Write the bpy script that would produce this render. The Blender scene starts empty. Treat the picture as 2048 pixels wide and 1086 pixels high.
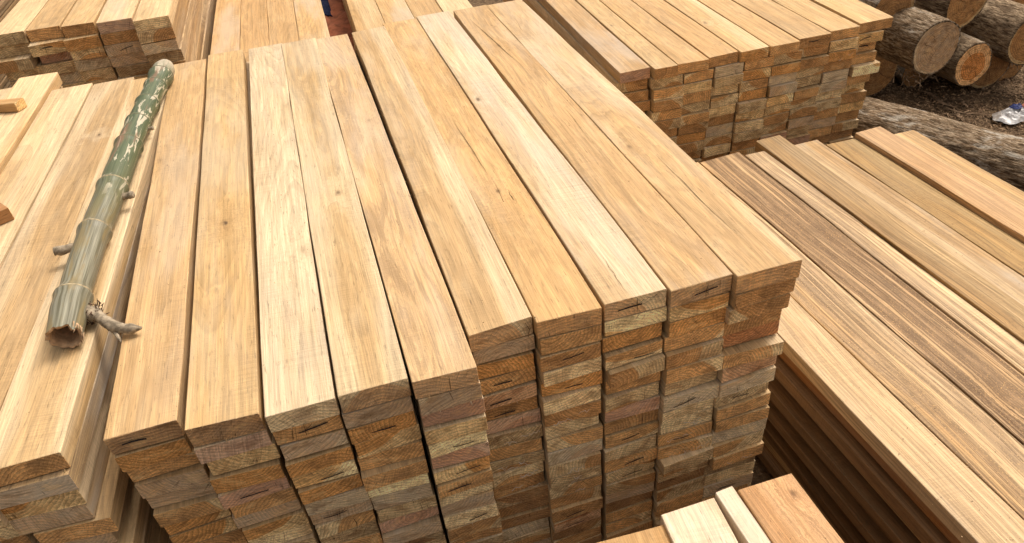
import bpy, bmesh, math, random
from mathutils import Vector, Matrix, noise as mnoise
S = bpy.context.scene
COL = S.collection
R_ = math.radians
# ------------------------------------------------------------------ camera
CAMH = 2.2
cd = bpy.data.cameras.new('camera'); cam = bpy.data.objects.new('camera', cd); COL.objects.link(cam)
F_PX = 1464.81
CR = Matrix(((0.95245703, -0.24182553, 0.18532681), (-0.29375978, -0.56756247, 0.7691411), (-0.08081342, -0.78701541, -0.61161747)))
cx = CR @ Vector((1, 0, 0)); cy = CR @ Vector((0, -1, 0)); cz = CR @ Vector((0, 0, -1))
M = Matrix((cx, cy, cz)).transposed().to_4x4(); M.translation = Vector((0, 0, CAMH))
cam.matrix_world = M
cd.sensor_width = 36; cd.lens = F_PX / 2048 * 36; cd.clip_start = 0.02; cd.clip_end = 500
S.camera = cam
S.render.resolution_x = 1024; S.render.resolution_y = 543
# ------------------------------------------------------------------ light
SUN_EL, SUN_AZ = 58, 62          # azimuth clockwise from +Y
w = bpy.data.worlds.new("World"); S.world = w; w.use_nodes = True
nt = w.node_tree; nt.nodes.clear()
sky = nt.nodes.new('ShaderNodeTexSky'); sky.sky_type = 'NISHITA'; sky.sun_disc = False
sky.sun_elevation = R_(SUN_EL); sky.sun_rotation = R_(SUN_AZ)
sky.air_density = 0.6; sky.dust_density = 6.0; sky.ozone_density = 0.2
bg = nt.nodes.new('ShaderNodeBackground'); bg.inputs[1].default_value = 0.15
wo = nt.nodes.new('ShaderNodeOutputWorld')
hs = nt.nodes.new('ShaderNodeHueSaturation'); hs.inputs['Saturation'].default_value = .22      # hazy overcast: nearly neutral
wb = nt.nodes.new('ShaderNodeVectorMath'); wb.operation = 'MULTIPLY'; wb.inputs[1].default_value = (1.10, 1.0, .86)
nt.links.new(sky.outputs[0], hs.inputs['Color']); nt.links.new(hs.outputs[0], wb.inputs[0]); nt.links.new(wb.outputs[0], bg.inputs[0]); nt.links.new(bg.outputs[0], wo.inputs[0])
sd = bpy.data.lights.new('sun', 'SUN'); sd.energy = 1.2; sd.angle = R_(20); sd.color = (1.0, .945, .87)
sun = bpy.data.objects.new('sun', sd); COL.objects.link(sun)
sv = Vector((math.sin(R_(SUN_AZ)) * math.cos(R_(SUN_EL)), math.cos(R_(SUN_AZ)) * math.cos(R_(SUN_EL)), math.sin(R_(SUN_EL))))
sun.rotation_euler = sv.to_track_quat('Z', 'Y').to_euler(); sun.location = sv * 20
S.view_settings.view_transform = 'Standard'; S.view_settings.look = 'None'
S.view_settings.exposure = 0.44; S.view_settings.gamma = 1

# ------------------------------------------------------------------ node helper
class NB:
    def __init__(s, name):
        s.mat = bpy.data.materials.new(name); s.mat.use_nodes = True
        s.t = s.mat.node_tree; s.t.nodes.clear()
        s.out = s.t.nodes.new('ShaderNodeOutputMaterial')
        s.bsdf = s.t.nodes.new('ShaderNodeBsdfPrincipled')
        s.t.links.new(s.bsdf.outputs[0], s.out.inputs[0])
    def put(s, inp, v):
        if v is None: return
        if isinstance(v, bpy.types.NodeSocket): s.t.links.new(v, inp)
        elif isinstance(v, (tuple, list)) and inp.type == 'RGBA' and len(v) == 3: inp.default_value = (*v, 1)
        else: inp.default_value = v
    def m(s, op, a, b=None, c=None, clamp=False):
        n = s.t.nodes.new('ShaderNodeMath'); n.operation = op; n.use_clamp = clamp
        s.put(n.inputs[0], a); s.put(n.inputs[1], b); s.put(n.inputs[2], c); return n.outputs[0]
    def add(s, a, b): return s.m('ADD', a, b)
    def sub(s, a, b): return s.m('SUBTRACT', a, b)
    def mul(s, a, b): return s.m('MULTIPLY', a, b)
    def xyz(s, x, y, z):
        n = s.t.nodes.new('ShaderNodeCombineXYZ'); s.put(n.inputs[0], x); s.put(n.inputs[1], y); s.put(n.inputs[2], z); return n.outputs[0]
    def sep(s, v):
        n = s.t.nodes.new('ShaderNodeSeparateXYZ'); s.put(n.inputs[0], v); return n.outputs[0], n.outputs[1], n.outputs[2]
    def attr(s, name):
        n = s.t.nodes.new('ShaderNodeAttribute'); n.attribute_name = name; return n
    def noise(s, vec, scale=1, detail=2, rough=.5, dist=0):
        n = s.t.nodes.new('ShaderNodeTexNoise'); s.put(n.inputs['Vector'], vec); n.inputs['Scale'].default_value = scale
        n.inputs['Detail'].default_value = detail; n.inputs['Roughness'].default_value = rough; n.inputs['Distortion'].default_value = dist
        return n.outputs[0]
    def vor(s, vec, scale=1, feature='F1', out=0, rnd=1):
        n = s.t.nodes.new('ShaderNodeTexVoronoi'); n.feature = feature; s.put(n.inputs['Vector'], vec); n.inputs['Scale'].default_value = scale
        n.inputs['Randomness'].default_value = rnd
        return n.outputs[out]
    def ss(s, v, a, b, o0=0., o1=1.):
        n = s.t.nodes.new('ShaderNodeMapRange'); n.interpolation_type = 'SMOOTHSTEP'
        s.put(n.inputs[0], v); s.put(n.inputs[1], a); s.put(n.inputs[2], b); s.put(n.inputs[3], o0); s.put(n.inputs[4], o1); return n.outputs[0]
    def mix(s, f, a, b, mode='MIX'):
        n = s.t.nodes.new('ShaderNodeMix'); n.data_type = 'RGBA'; n.blend_type = mode
        s.put(n.inputs[0], f); s.put(n.inputs[6], a); s.put(n.inputs[7], b); return n.outputs[2]
    def scale(s, col, f):
        n = s.t.nodes.new('ShaderNodeVectorMath'); n.operation = 'SCALE'; s.put(n.inputs[0], col); s.put(n.inputs[3], f); return n.outputs[0]
    def vmul(s, a, b):
        n = s.t.nodes.new('ShaderNodeVectorMath'); n.operation = 'MULTIPLY'; s.put(n.inputs[0], a); s.put(n.inputs[1], b); return n.outputs[0]
    def obj(s):
        return s.t.nodes.new('ShaderNodeTexCoord').outputs['Object']
    def fin(s, col, rough=.7, spec=.3, h=None, bs=.3, bd=.002):
        s.put(s.bsdf.inputs['Base Color'], col); s.put(s.bsdf.inputs['Roughness'], rough)
        s.bsdf.inputs['Specular IOR Level'].default_value = spec
        if h is not None:
            b = s.t.nodes.new('ShaderNodeBump'); b.inputs['Strength'].default_value = bs; b.inputs['Distance'].default_value = bd
            s.put(b.inputs['Height'], h); s.put(s.bsdf.inputs['Normal'], b.outputs[0])
        return s.mat

HEART = (.485, .325, .165); SAP = (.625, .478, .305)
def wood_core(n, wander):
    x, y, z = n.sep(n.attr('lc').outputs['Vector'])
    sd_, streak, weather = n.sep(n.attr('sd').outputs['Vector'])
    px, pz, rs = n.sep(n.attr('pith').outputs['Vector'])
    kx, ky, ks = n.sep(n.attr('knot').outputs['Vector'])
    s7 = n.mul(sd_, 7.31)
    wx = n.mul(n.sub(n.noise(n.xyz(s7, n.mul(y, .8), 0.3), 1, 1), .5), .12 * wander)
    wz = n.mul(n.sub(n.noise(n.xyz(3.1, n.mul(y, .9), s7), 1, 1), .5), .12 * wander)
    kdx = n.sub(x, kx); kdy = n.mul(n.sub(y, ky), .5)
    dk = n.m('SQRT', n.add(n.mul(kdx, kdx), n.mul(kdy, kdy)))
    dk = n.mul(dk, n.ss(n.noise(n.xyz(n.add(n.mul(x, 45), s7), n.mul(y, 26), n.mul(z, 30)), 1, 3, .6), .25, .75, .55, 1.5))
    kg = n.mul(n.m('EXPONENT', n.mul(n.mul(dk, dk), -900.)), ks)
    sv_ = n.xyz(n.add(n.mul(x, 9), s7), n.mul(y, .8), n.mul(z, 9))
    nd = n.mul(n.sub(n.noise(sv_, 1, 3, .5), .5), .036 * wander)
    ax = n.add(n.sub(x, px), wx); az = n.add(n.sub(z, pz), wz)
    r = n.add(n.add(n.m('SQRT', n.add(n.mul(ax, ax), n.mul(az, az))), nd), n.mul(kg, .035))
    return x, y, z, s7, streak, weather, px, pz, rs, dk, ks, kg, r, ax, az

def mat_long():
    n = NB('plank_face')
    x, y, z, s7, streak, weather, px, pz, rs, dk, ks, kg, r, ax, az = wood_core(n, 1)
    tint = n.attr('ttint').outputs['Vector']
    v = n.add(n.mul(r, 125.), n.mul(n.noise(n.xyz(n.mul(r, 60), n.mul(y, 2.0), s7), 1, 2), 1.6))
    fr = n.m('FRACT', v)
    ring = n.mul(n.m('POWER', fr, 2.2), n.ss(fr, 1.0, .9))
    fib = n.noise(n.xyz(n.add(n.mul(x, 420), s7), n.mul(y, 7), n.mul(z, 420)), 1, 2, .6)
    fib2 = n.noise(n.xyz(n.add(n.mul(x, 90), s7), n.mul(y, 2.2), n.mul(z, 90)), 1, 3, .6)
    blot = n.noise(n.xyz(n.add(n.mul(x, 11), s7), n.mul(y, 1.6), n.mul(z, 11)), 1, 3, .55, .4)
    blot2 = n.noise(n.xyz(n.add(n.mul(x, 26), s7), n.mul(y, 5), n.mul(z, 20)), 1, 4, .6, .8)
    sapm = n.ss(r, n.sub(rs, .009), n.add(rs, .009))
    col = n.mix(sapm, HEART, SAP)
    col = n.mix(n.mul(n.ss(blot, .42, .70), .40), col, (.50, .315, .13))
    col = n.mix(n.mul(n.ss(blot2, .42, .72), .35), col, (.63, .48, .29))
    k = n.sub(1.0, n.mul(ring, n.ss(blot, .2, .8, .06, .30)))
    k = n.mul(k, n.ss(fib, .25, .75, .80, 1.14))
    k = n.mul(k, n.ss(fib2, .25, .75, .84, 1.14))
    dash = n.noise(n.xyz(n.add(n.mul(x, 260), s7), n.mul(y, 26), n.mul(z, 260)), 1, 2, .55)
    k = n.mul(k, n.ss(dash, .60, .74, 1.0, .62))
    col = n.scale(col, k)
    # mineral streaks follow the growth rings
    wob = n.noise(n.xyz(n.add(n.mul(x, 60), s7), n.mul(y, 9), n.mul(z, 60)), 1, 4, .65)
    rr_ = n.add(r, n.mul(n.sub(wob, .5), .005))
    stn = n.noise(n.xyz(n.mul(rr_, 190), n.mul(y, 1.1), s7), 1, 5, .78)
    bandn = n.noise(n.xyz(n.mul(rr_, 62), n.mul(y, .8), n.add(s7, 3)), 1, 3, .6)
    col = n.mix(n.mul(n.ss(bandn, .40, .52), n.m('MULTIPLY', n.sub(streak, .25), 1.35, clamp=True)), col, n.mix(n.ss(wob, .35, .65), (.175, .122, .075), (.34, .245, .155)))
    col = n.mix(n.mul(n.ss(stn, .48, .58), n.m('MULTIPLY', streak, 1.1, clamp=True)), col, (.155, .10, .055))
    col = n.mix(n.mul(n.mul(n.ss(stn, .42, .34), n.ss(bandn, .50, .40)), n.mul(streak, .3)), col, (.74, .57, .37))
    thin = n.noise(n.xyz(n.mul(rr_, 420), n.mul(y, 2.2), n.add(s7, 5)), 1, 2, .5)
    tm = n.mul(n.ss(thin, .60, .72), n.mul(n.m('MULTIPLY', n.add(streak, .10), 1.3, clamp=True), n.ss(blot, .4, .6)))
    col = n.mix(n.mul(tm, .65), col, (.15, .10, .06))
    gold = n.noise(n.xyz(n.mul(x, 330), n.mul(y, 210), n.mul(z, 330)), 1, 2, .6)
    col = n.mix(n.mul(n.mul(n.ss(gold, .58, .68), n.ss(bandn, .44, .54)), n.mul(streak, .8)), col, (.62, .42, .19))
    # weathering / grey
    wn = n.noise(n.xyz(n.add(n.mul(x, 7), s7), n.mul(y, 1.4), n.mul(z, 7)), 1, 4, .6)
    col = n.mix(n.mul(n.ss(wn, .42, .66), weather), col, (.47, .42, .36))
    st2 = n.noise(n.xyz(n.add(n.mul(x, 14), n.mul(s7, 1.9)), n.mul(y, 4.5), n.mul(z, 12)), 1, 5, .7, .9)
    col = n.mix(n.mul(n.ss(st2, .58, .68), .26), col, (.36, .25, .15))
    # knot
    swirl = n.m('SINE', n.add(n.mul(dk, 900.), n.mul(blot2, 9.)))
    col = n.mix(n.mul(kg, n.ss(swirl, -1., 1., .15, .40)), col, (.38, .23, .10))
    kc = n.mul(n.m('EXPONENT', n.mul(n.mul(dk, dk), -20000.)), ks)
    col = n.mix(n.m('MULTIPLY', kc, 1.0, clamp=True), col, (.08, .045, .025))
    # saw marks and specks
    saw = n.noise(n.xyz(n.mul(x, 5), n.add(n.mul(y, 380), n.mul(x, 40)), s7), 1, 2, .6)
    sawm = n.ss(n.noise(n.xyz(n.mul(x, 9), n.mul(y, 3), s7), 1, 2), .40, .65)
    col = n.scale(col, n.sub(1.05, n.mul(n.mul(n.ss(saw, .35, .7), sawm), .17)))
    sp = n.noise(n.xyz(n.mul(x, 420), n.mul(y, 300), n.mul(z, 420)), 1, 2, .7)
    spm = n.mul(n.ss(sp, .62, .72), n.ss(blot2, .45, .6))
    col = n.scale(col, n.sub(1.0, n.mul(spm, .38)))
    col = n.vmul(col, tint)
    h = n.add(n.mul(fib, .5), n.add(n.mul(n.mul(saw, sawm), .9), n.mul(sp, .6)))
    return n.fin(col, .66, .25, h, .6, .0014)
def nd2(n, x, y, z, s7):
    return n.noise(n.xyz(n.add(n.mul(x, 4), s7), n.mul(y, 1.9), n.mul(z, 4)), 1, 2, .5)

def mat_end(log=False):
    n = NB('log_end_grain' if log else 'plank_end_grain')
    x, y, z, s7, streak, weather, px, pz, rs, dk, ks, kg, r, ax, az = wood_core(n, .12 if log else 1)
    tint = n.attr('etint').outputs['Vector']
    ringf = 70. if log else 115.
    v = n.add(n.mul(r, ringf), n.mul(n.noise(n.xyz(n.mul(x, 30), n.mul(z, 30), s7), 1, 2), 1.4))
    fr = n.m('FRACT', v)
    ring = n.mul(fr, n.ss(fr, 1.0, .85))
    blot = n.noise(n.xyz(n.add(n.mul(x, 22), s7), n.mul(z, 22), 1.), 1, 4, .6, .5)
    sapm = n.ss(r, n.sub(rs, .002), n.add(rs, .002))
    col = n.mix(sapm, (.80, .45, .175), (1.0, .80, .47))
    col = n.mix(n.mul(n.ss(blot, .4, .66), .6), col, (.43, .235, .095))
    # radial rays / checks
    ang = n.m('ARCTAN2', ax, az)
    rays = n.noise(n.xyz(n.mul(ang, 22 if log else 60), n.mul(r, 5), s7), 1, 3, .6)
    k = n.mul(n.sub(1.14, n.mul(ring, .58)), n.ss(rays, .3, .75, .78, 1.16))
    # saw scratches at an oblique angle
    sa = n.mul(n.sub(n.noise(n.xyz(s7, s7, s7), 1, 0), .5), 5.)
    ca = n.m('COSINE', sa); sn = n.m('SINE', sa)
    u = n.add(n.mul(x, ca), n.mul(z, sn)); v2 = n.sub(n.mul(z, ca), n.mul(x, sn))
    scr = n.noise(n.xyz(n.mul(u, 12), n.mul(v2, 330), s7), 1, 3, .65)
    k = n.mul(k, n.ss(scr, .3, .7, .80, 1.16))
    grit = n.noise(n.xyz(n.mul(x, 260), n.mul(z, 260), s7), 1, 3, .7)
    k = n.mul(k, n.ss(grit, .3, .72, .68, 1.2))
    col = n.scale(col, k)
    wn = n.noise(n.xyz(n.add(n.mul(x, 16), s7), n.mul(z, 22), 4.), 1, 4, .65)
    gcol = n.scale((.54, .46, .36), n.mul(n.ss(scr, .3, .7, .72, 1.2), n.ss(ring, 0, 1., 1.08, .85)))
    col = n.mix(n.m('MULTIPLY', n.add(weather, n.mul(n.sub(wn, .5), n.mul(weather, 1.6))), 1., clamp=True), col, gcol)
    # thin natural checks
    ck = n.noise(n.xyz(n.mul(ang, 9 if log else 16), n.mul(r, 3.), n.add(s7, 9)), 1, 2, .5)
    ckm = n.mul(n.ss(n.m('ABSOLUTE', n.sub(ck, .5)), .016, .0), n.ss(wn, .5, .6))
    col = n.mix(n.mul(ckm, .8), col, (.07, .04, .02))
    dn = n.noise(n.xyz(n.mul(x, 14), n.mul(z, 30), n.mul(s7, 2)), 1, 4, .65)
    col = n.mix(n.mul(n.ss(dn, .52, .68), .55), col, (.20, .12, .06))
    col = n.mix(n.mul(n.ss(dn, .44, .34), .35), col, (.86, .62, .33))
    col = n.vmul(col, tint)
    h = n.add(n.mul(scr, .8), n.add(n.mul(grit, .8), n.mul(ring, .3)))
    return n.fin(col, .85, .12, h, .9, .0025)

MLONG = mat_long(); MEND = mat_end(); MLOGEND = mat_end(True)
def flat(name, c, rough=.8, spec=.2, var=.25, sc=40):
    n = NB(name); o = n.obj()
    k = n.ss(n.noise(o, sc, 4, .6), .3, .7, 1 - var, 1 + var)
    return n.fin(n.scale(c, k), rough, spec, n.noise(o, sc * 4, 3), .3, .002)
MCRAYON = flat('black_crayon', (.026, .025, .028), .7, .2, .5, 300)
MCRACK = flat('crack_shadow', (.075, .045, .025), .9, .0, .3, 300)
MCHALK = flat('white_chalk', (.66, .60, .52), .9, .1, .3, 300)
MRED = flat('red_paint', (.36, .10, .07), .8, .1, .4, 60)
PM = [MLONG, MEND, MCRAYON, MCRACK, MCHALK, MRED]

# ------------------------------------------------------------------ object helpers
def link(name, me, mats, parent=None, loc=None, rz=None):
    o = bpy.data.objects.new(name, me)
    for m_ in mats: me.materials.append(m_)
    COL.objects.link(o)
    if parent: o.parent = parent
    if loc is not None: o.location = loc
    if rz is not None: o.rotation_euler = (0, 0, rz)
    return o
def tag(o, label=None, cat=None, group=None, kind=None):
    if label: o['label'] = label
    if cat: o['category'] = cat
    if group: o['group'] = group
    if kind: o['kind'] = kind
    return o
def empty(name, loc, rz=0):
    o = bpy.data.objects.new(name, None); COL.objects.link(o); o.location = loc; o.rotation_euler = (0, 0, rz); o.empty_display_size = .05
    return o
def mesh(name, vs, fs, mi=None, smooth=False):
    me = bpy.data.meshes.new(name); me.from_pydata([tuple(v) for v in vs], [], fs)
    if mi: me.polygons.foreach_set('material_index', mi)
    if smooth: me.polygons.foreach_set('use_smooth', [True] * len(fs))
    me.update(); return me
def up(px, py, h):
    """a pixel of the 2048-wide photograph carried to the level h below the lens -> world point"""
    d = CR @ Vector((px - 1024, py - 543, F_PX)); k = -h / d.z
    return Vector((d.x * k, d.y * k, CAMH - h))

TONES = {  # end tint, weather
    'o': ((1.12, 1.02, .88), .05, 'orange-brown'), 't': ((1.16, 1.13, 1.08), .10, 'tan'), 'y': ((1.45, 1.55, 1.50), .10, 'pale yellow'),
    'g': ((1.08, 1.05, 1.0), .62, 'grey'), 'b': ((.90, .84, .78), .12, 'brown'), 'p': ((1.0, .84, .86), .55, 'mauve-brown'),
    'r': ((.95, .74, .70), .15, 'reddish-brown'), 'd': ((.68, .62, .57), .2, 'dark brown'), 'w': ((1.8, 2.1, 2.4), .35, 'creamy'),
}
BOARDS = []   # (object, data)
def strip(vs, fs, mi, pts, wd, y, mat, rag=0):
    """thin ribbon on the sawn end (x, z plane), standing just proud of it"""
    L_ = []; n_ = len(pts)
    for i, (px, pz) in enumerate(pts):
        a = pts[max(0, i - 1)]; b = pts[min(n_ - 1, i + 1)]
        dx, dz = b[0] - a[0], b[1] - a[1]; q = math.hypot(dx, dz) or 1
        k = wd * (.5 if 0 < i < n_ - 1 else .22) * (1 + random.uniform(-rag, rag))
        L_.append((px - dz / q * k, pz + dx / q * k, px + dz / q * k, pz - dx / q * k))
    b0 = len(vs)
    for ax, az, bx, bz in L_: vs.append((ax, y, az)); vs.append((bx, y, bz))
    for i in range(n_ - 1):
        fs.append((b0 + 2 * i, b0 + 2 * i + 1, b0 + 2 * i + 3, b0 + 2 * i + 2)); mi.append(mat)
def topcrack(vs, fs, mi, pts, wd, z, mat=3):
    b0 = len(vs); n_ = len(pts)
    for i, (px, py) in enumerate(pts):
        k = wd * math.sin(math.pi * (i + .15) / (n_ - 1 + .3)) * .5 * random.uniform(.7, 1.2)
        vs.append((px - k, py, z)); vs.append((px + k, py, z))
    for i in range(n_ - 1):
        fs.append((b0 + 2 * i, b0 + 2 * i + 1, b0 + 2 * i + 3, b0 + 2 * i + 2)); mi.append(mat)

def board(loc, rz, W, T, L, tone='t', mark='', top=(1, 1, 1), streak=.15, weather=None, wtop=.0, knot=None, pith=None, cracks=(), seg=None, tilt=0., chip=0, label='', group=None, name='sawn_plank', cat='plank', bow=0., single=True):
    """one sawn plank: local x across, y along (front end at y=0), z up from its underside"""
    et, wth, tn = TONES[tone]
    if weather is not None: wth = weather
    seg = seg or 6
    ch = .0016; hw = W / 2
    vs, fs, mi = [], [], []
    prof = [(-hw + ch, 0), (hw - ch, 0), (hw, ch), (hw, T - ch), (hw - ch, T), (-hw + ch, T), (-hw, T - ch), (-hw, ch)]
    skew = random.uniform(-.005, .005); bow = bow or random.uniform(-.0014, .0014); zs = random.uniform(0, 9)
    ph = random.uniform(0, 6)
    cf_ = random.uniform(.0008, .0020)
    for i in range(seg + 1):
        y = L * i / seg if i else cf_
        jx = random.uniform(-.0013, .0013) + bow * math.sin(math.pi * i / seg)
        jw = random.uniform(-.0009, .0009)
        jz = random.uniform(-.0006, .0006)
        for (a, b) in prof:
            yy = y + (skew * a / hw + random.uniform(-.0008, .0008) if i in (0, seg) else 0)
            vs.append((a + jx + (jw if a > 0 else -jw), yy, b + ((jz + .0012 * math.sin(i * 1.3 + zs)) if b > T / 2 else 0)))
    for i in range(seg):
        for k in range(8):
            a = i * 8 + k; b = i * 8 + (k + 1) % 8
            fs.append((a, b, b + 8, a + 8)); mi.append(0)
    b0 = len(vs)        # the sawn front face, set a hair in from the worn edges
    for q in range(8):
        vx, vy, vz = vs[q]; k_ = cf_ * random.uniform(.3, .9)
        vs.append((vx - math.copysign(k_ * .8, vx), vy - cf_, vz - math.copysign(k_ * .8, vz - T / 2)))
    for q in range(8):
        fs.append((q, b0 + q, b0 + (q + 1) % 8, (q + 1) % 8)); mi.append(0 if q in (3, 4, 5) else 1)
    fs.append(tuple(range(b0 + 7, b0 - 1, -1))); mi.append(1)
    fs.append(tuple(seg * 8 + k for k in range(8))); mi.append(1)
    E0 = -abs(skew) - .0022
    if random.random() < .45:      # torn fibres along the edges of the sawn end
        for q in range(random.randint(2, 9)):
            top_ = random.random() < .35
            x0 = random.uniform(-hw, hw - .006); lw = random.uniform(.001, .0035); ln = random.uniform(.003, .011)
            b0 = len(vs); zb = T - .001 if top_ else .0015
            vs += [(x0, .001, zb), (x0 + lw, .001, zb), (x0 + lw * .5, .001, zb + .0014), (x0 + lw * .5 + random.uniform(-.003, .003), -ln * .6, zb + (random.uniform(-.001, .004) if top_ else -random.uniform(.001, ln)))]
            fs += [(b0, b0 + 1, b0 + 3), (b0 + 1, b0 + 2, b0 + 3), (b0 + 2, b0, b0 + 3)]; mi += [0, 0, 0]
    cxm = random.uniform(-.012, .012); czm = T * .5 + random.uniform(-.004, .004)
    if 'k' in mark or 'x' in mark:
        a = random.uniform(-.06, .22); hl = random.uniform(.022, .031)
        cv_ = random.uniform(-.003, .003); cxd = cxm + random.uniform(-.018, .018); czd = czm + random.uniform(-.004, .004); tw = random.uniform(.0026, .0038)
        pts = [(cxd + q * hl * math.cos(a), czd + q * hl * math.sin(a) + cv_ * (1 - q * q)) for q in (-1.02, -1, -.7, -.4, 0, .3, .6, .9, 1, 1.03)]
        strip(vs, fs, mi, pts, tw, E0, 2, .12)
        if random.random() < .35: strip(vs, fs, mi, [(p_[0] + .004, p_[1] + .0022) for p_ in pts[2:8]], tw * .6, E0 - .0003, 2, .2)
    if 'x' in mark:
        pts = [(cxm + random.uniform(-.002, .002) + q * .002, czm + q * T * .42) for q in (-1, -.4, .2, 1)]
        strip(vs, fs, mi, pts, .0014, E0 - .0005, 3, .4)
        strip(vs, fs, mi, [(cxm + .002, czm + .002), (cxm + .012, czm + .008), (cxm + .018, czm + .016)], .0010, E0 - .0005, 3, .4)
    if 'c' in mark:
        for _ in range(random.randint(2, 4)):
            x0 = random.uniform(-hw * .8, hw * .6); z0 = random.uniform(T * .2, T * .6); pts = []
            for q in range(random.randint(4, 7)):
                pts.append((max(-hw + .004, min(hw - .004, x0 + q * .006 + random.uniform(-.004, .004))), max(.006, min(T - .006, z0 + random.choice((-1, 1)) * random.uniform(.001, .008)))))
            strip(vs, fs, mi, pts, .0017, E0 - .001, 4, .5)
    if 'v' in mark:
        x0 = random.uniform(-.5, .5) * W
        strip(vs, fs, mi, [(x0, T * .06), (x0 + random.uniform(-.004, .004), T * .5), (x0 + random.uniform(-.006, .006), T * .95)], .0016, E0 - .0006, 3, .5)
    for (x0, y0, x1, y1, wd) in cracks:
        nn = 24
        so_ = random.uniform(0, 50)
        pts = [(x0 + (x1 - x0) * q / nn + .003 * mnoise.noise(Vector((q * .22, so_, 0))), y0 + (y1 - y0) * q / nn) for q in range(nn + 1)]
        topcrack(vs, fs, mi, pts, wd * .55, T + .0009)
    me = mesh(name, vs, fs, mi)
    if tilt: me.transform(Matrix.Rotation(tilt, 4, 'Y'))
    nv = len(vs)
    sdv = random.uniform(0, 100)
    if pith is None:
        pith = (random.uniform(-.09, .09), random.choice((random.uniform(-.16, -.01), random.uniform(-.05, .10), random.uniform(.08, .2))), random.uniform(.06, .20))
    if knot is None:
        knot = (random.uniform(-.05, .05), random.uniform(.3, L), random.choice((0, 0, 0, .6, .9)))
    jt = [random.uniform(.94, 1.06)] * 3
    et2 = tuple(e * random.uniform(.92, 1.1) for e in (et[0],)) * 3
    ef = et2[0] / et[0]
    def A(nm, vals):
        a = me.attributes.new(nm, 'FLOAT_VECTOR', 'POINT'); a.data.foreach_set('vector', [c for v in vals for c in v])
    A('lc', [(v[0], v[1], v[2]) for v in vs])
    A('sd', [(sdv, streak, wth)] * nv if wtop == 0 else [(sdv, streak, wtop if 8 <= i < nv else wth) for i in range(nv)])
    A('ttint', [(top[0] * jt[0], top[1] * jt[0], top[2] * jt[0])] * nv)
    A('etint', [(et[0] * ef, et[1] * ef, et[2] * ef)] * nv)
    A('pith', [pith] * nv); A('knot', [knot] * nv)
    o = link(name, me, PM, loc=loc, rz=rz)
    tag(o, label, cat, group)
    BOARDS.append(o)
    return o

ORD = 'top,second,third,fourth,fifth,sixth,seventh,eighth,ninth,tenth,eleventh,twelfth,thirteenth,fourteenth,fifteenth,sixteenth,seventeenth,eighteenth,nineteenth,twentieth,twenty-first,twenty-second,twenty-third'.split(',')
ORC = 'first,second,third,fourth,fifth,sixth,seventh,eighth,ninth,tenth'.split(',')
def lab(row, c, tone, mark, where, toplook=None):
    t = TONES[tone][2]
    mk = ''
    if 'x' in mark: mk = ' with black cross'
    elif 'k' in mark: mk = ' with black dash'
    elif 'c' in mark: mk = ' with chalk scribbles'
    if row == 0: return f"{toplook or t + '-ended'} top plank{mk}, {ORC[c]} from left on the {where}"
    return f"{t} plank end{mk}, {ORD[row]} row down, {ORC[c]} from left, {where}"
GZ = CAMH
# ------------------------------------------------------------------ the ground
def soil():
    n = NB('soil'); o = n.obj()
    a = n.noise(o, 3, 6, .65); b = n.noise(o, 40, 5, .7); c = n.vor(o, 75, 'F1', 0)
    col = n.mix(n.ss(a, .35, .65), (.080, .052, .031), (.165, .108, .065))
    col = n.mix(n.mul(n.ss(b, .5, .66), .7), col, (.34, .235, .145))
    col = n.mix(n.mul(n.ss(b, .48, .36), .7), col, (.045, .030, .020))
    return n.fin(col, .95, .1, n.add(b, n.mul(c, -.6)), .9, .02)
MSOIL = soil()
gv = []; gf = []
N = 90; X0, X1, Y0, Y1 = 1.5, 9.5, 0.5, 8.5
for j in range(N + 1):
    for i in range(N + 1):
        x = X0 + (X1 - X0) * i / N; y = Y0 + (Y1 - Y0) * j / N
        e = min(1, min(i, j, N - i, N - j) / 6)
        gv.append((x, y, e * (.05 * (mnoise.noise(Vector((x * 1.1, y * 1.1, 0)))) + .014 * mnoise.noise(Vector((x * 7, y * 7, 3))) - .0)))
for j in range(N):
    for i in range(N):
        a = j * (N + 1) + i; gf.append((a, a + 1, a + N + 2, a + N + 1))
c0, c1, c2, c3 = 0, N, (N + 1) * (N + 1) - 1, (N + 1) * N
B = len(gv); Z = 90
gv += [(-Z, -Z, 0), (Z, -Z, 0), (Z, Z, 0), (-Z, Z, 0)]
gf += [(B, B + 1, *range(N, -1, -1)), (B + 1, B + 2, *[r * (N + 1) + N for r in range(N, -1, -1)]),
       (B + 2, B + 3, *[N * (N + 1) + i for i in range(0, N + 1)]), (B + 3, B, *[r * (N + 1) for r in range(0, N + 1)])]
tag(link('ground', mesh('ground', gv, gf, smooth=False), [MSOIL]), kind='structure')

# ------------------------------------------------------------------ central stack
random.seed(11)
CEN = 'central stack'
XL = [-.575, -.419, -.269, -.125, .025, .166, .316, .474, .628, .786]
XR = [-.432, -.272, -.125, .023, .166, .318, .470, .629, .788, .955]
YF = [1.144, 1.102, 1.085, 1.082, 1.064, 1.162, 1.140, 1.140, 1.128, 1.113]
YB = [3.222, 3.245, 3.245, 3.220, 3.205, 3.215, 3.250, 3.262, 3.250, 3.238]
MT = ['bk o t g g t o o b t b', 'b p o o pk t g o t b t', 't tx g o yk o g gx tv b t', 't g ok o t t y g b p g', 'tv g p o yk pR ok tx t g tk b',
      'tv g o tk rk bx pv bc t bc tc bc d d d', 'o t bk t ok tR bc t t g bc bc tc b bk rk d', 'tx y o tk b tR bv p bv tk b tx bx b g d', 'gx o o t bv t b gx t tc tkc tc bv b d b',
      'o b b b r t rR g bx t t g t tc d t gk']
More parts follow.
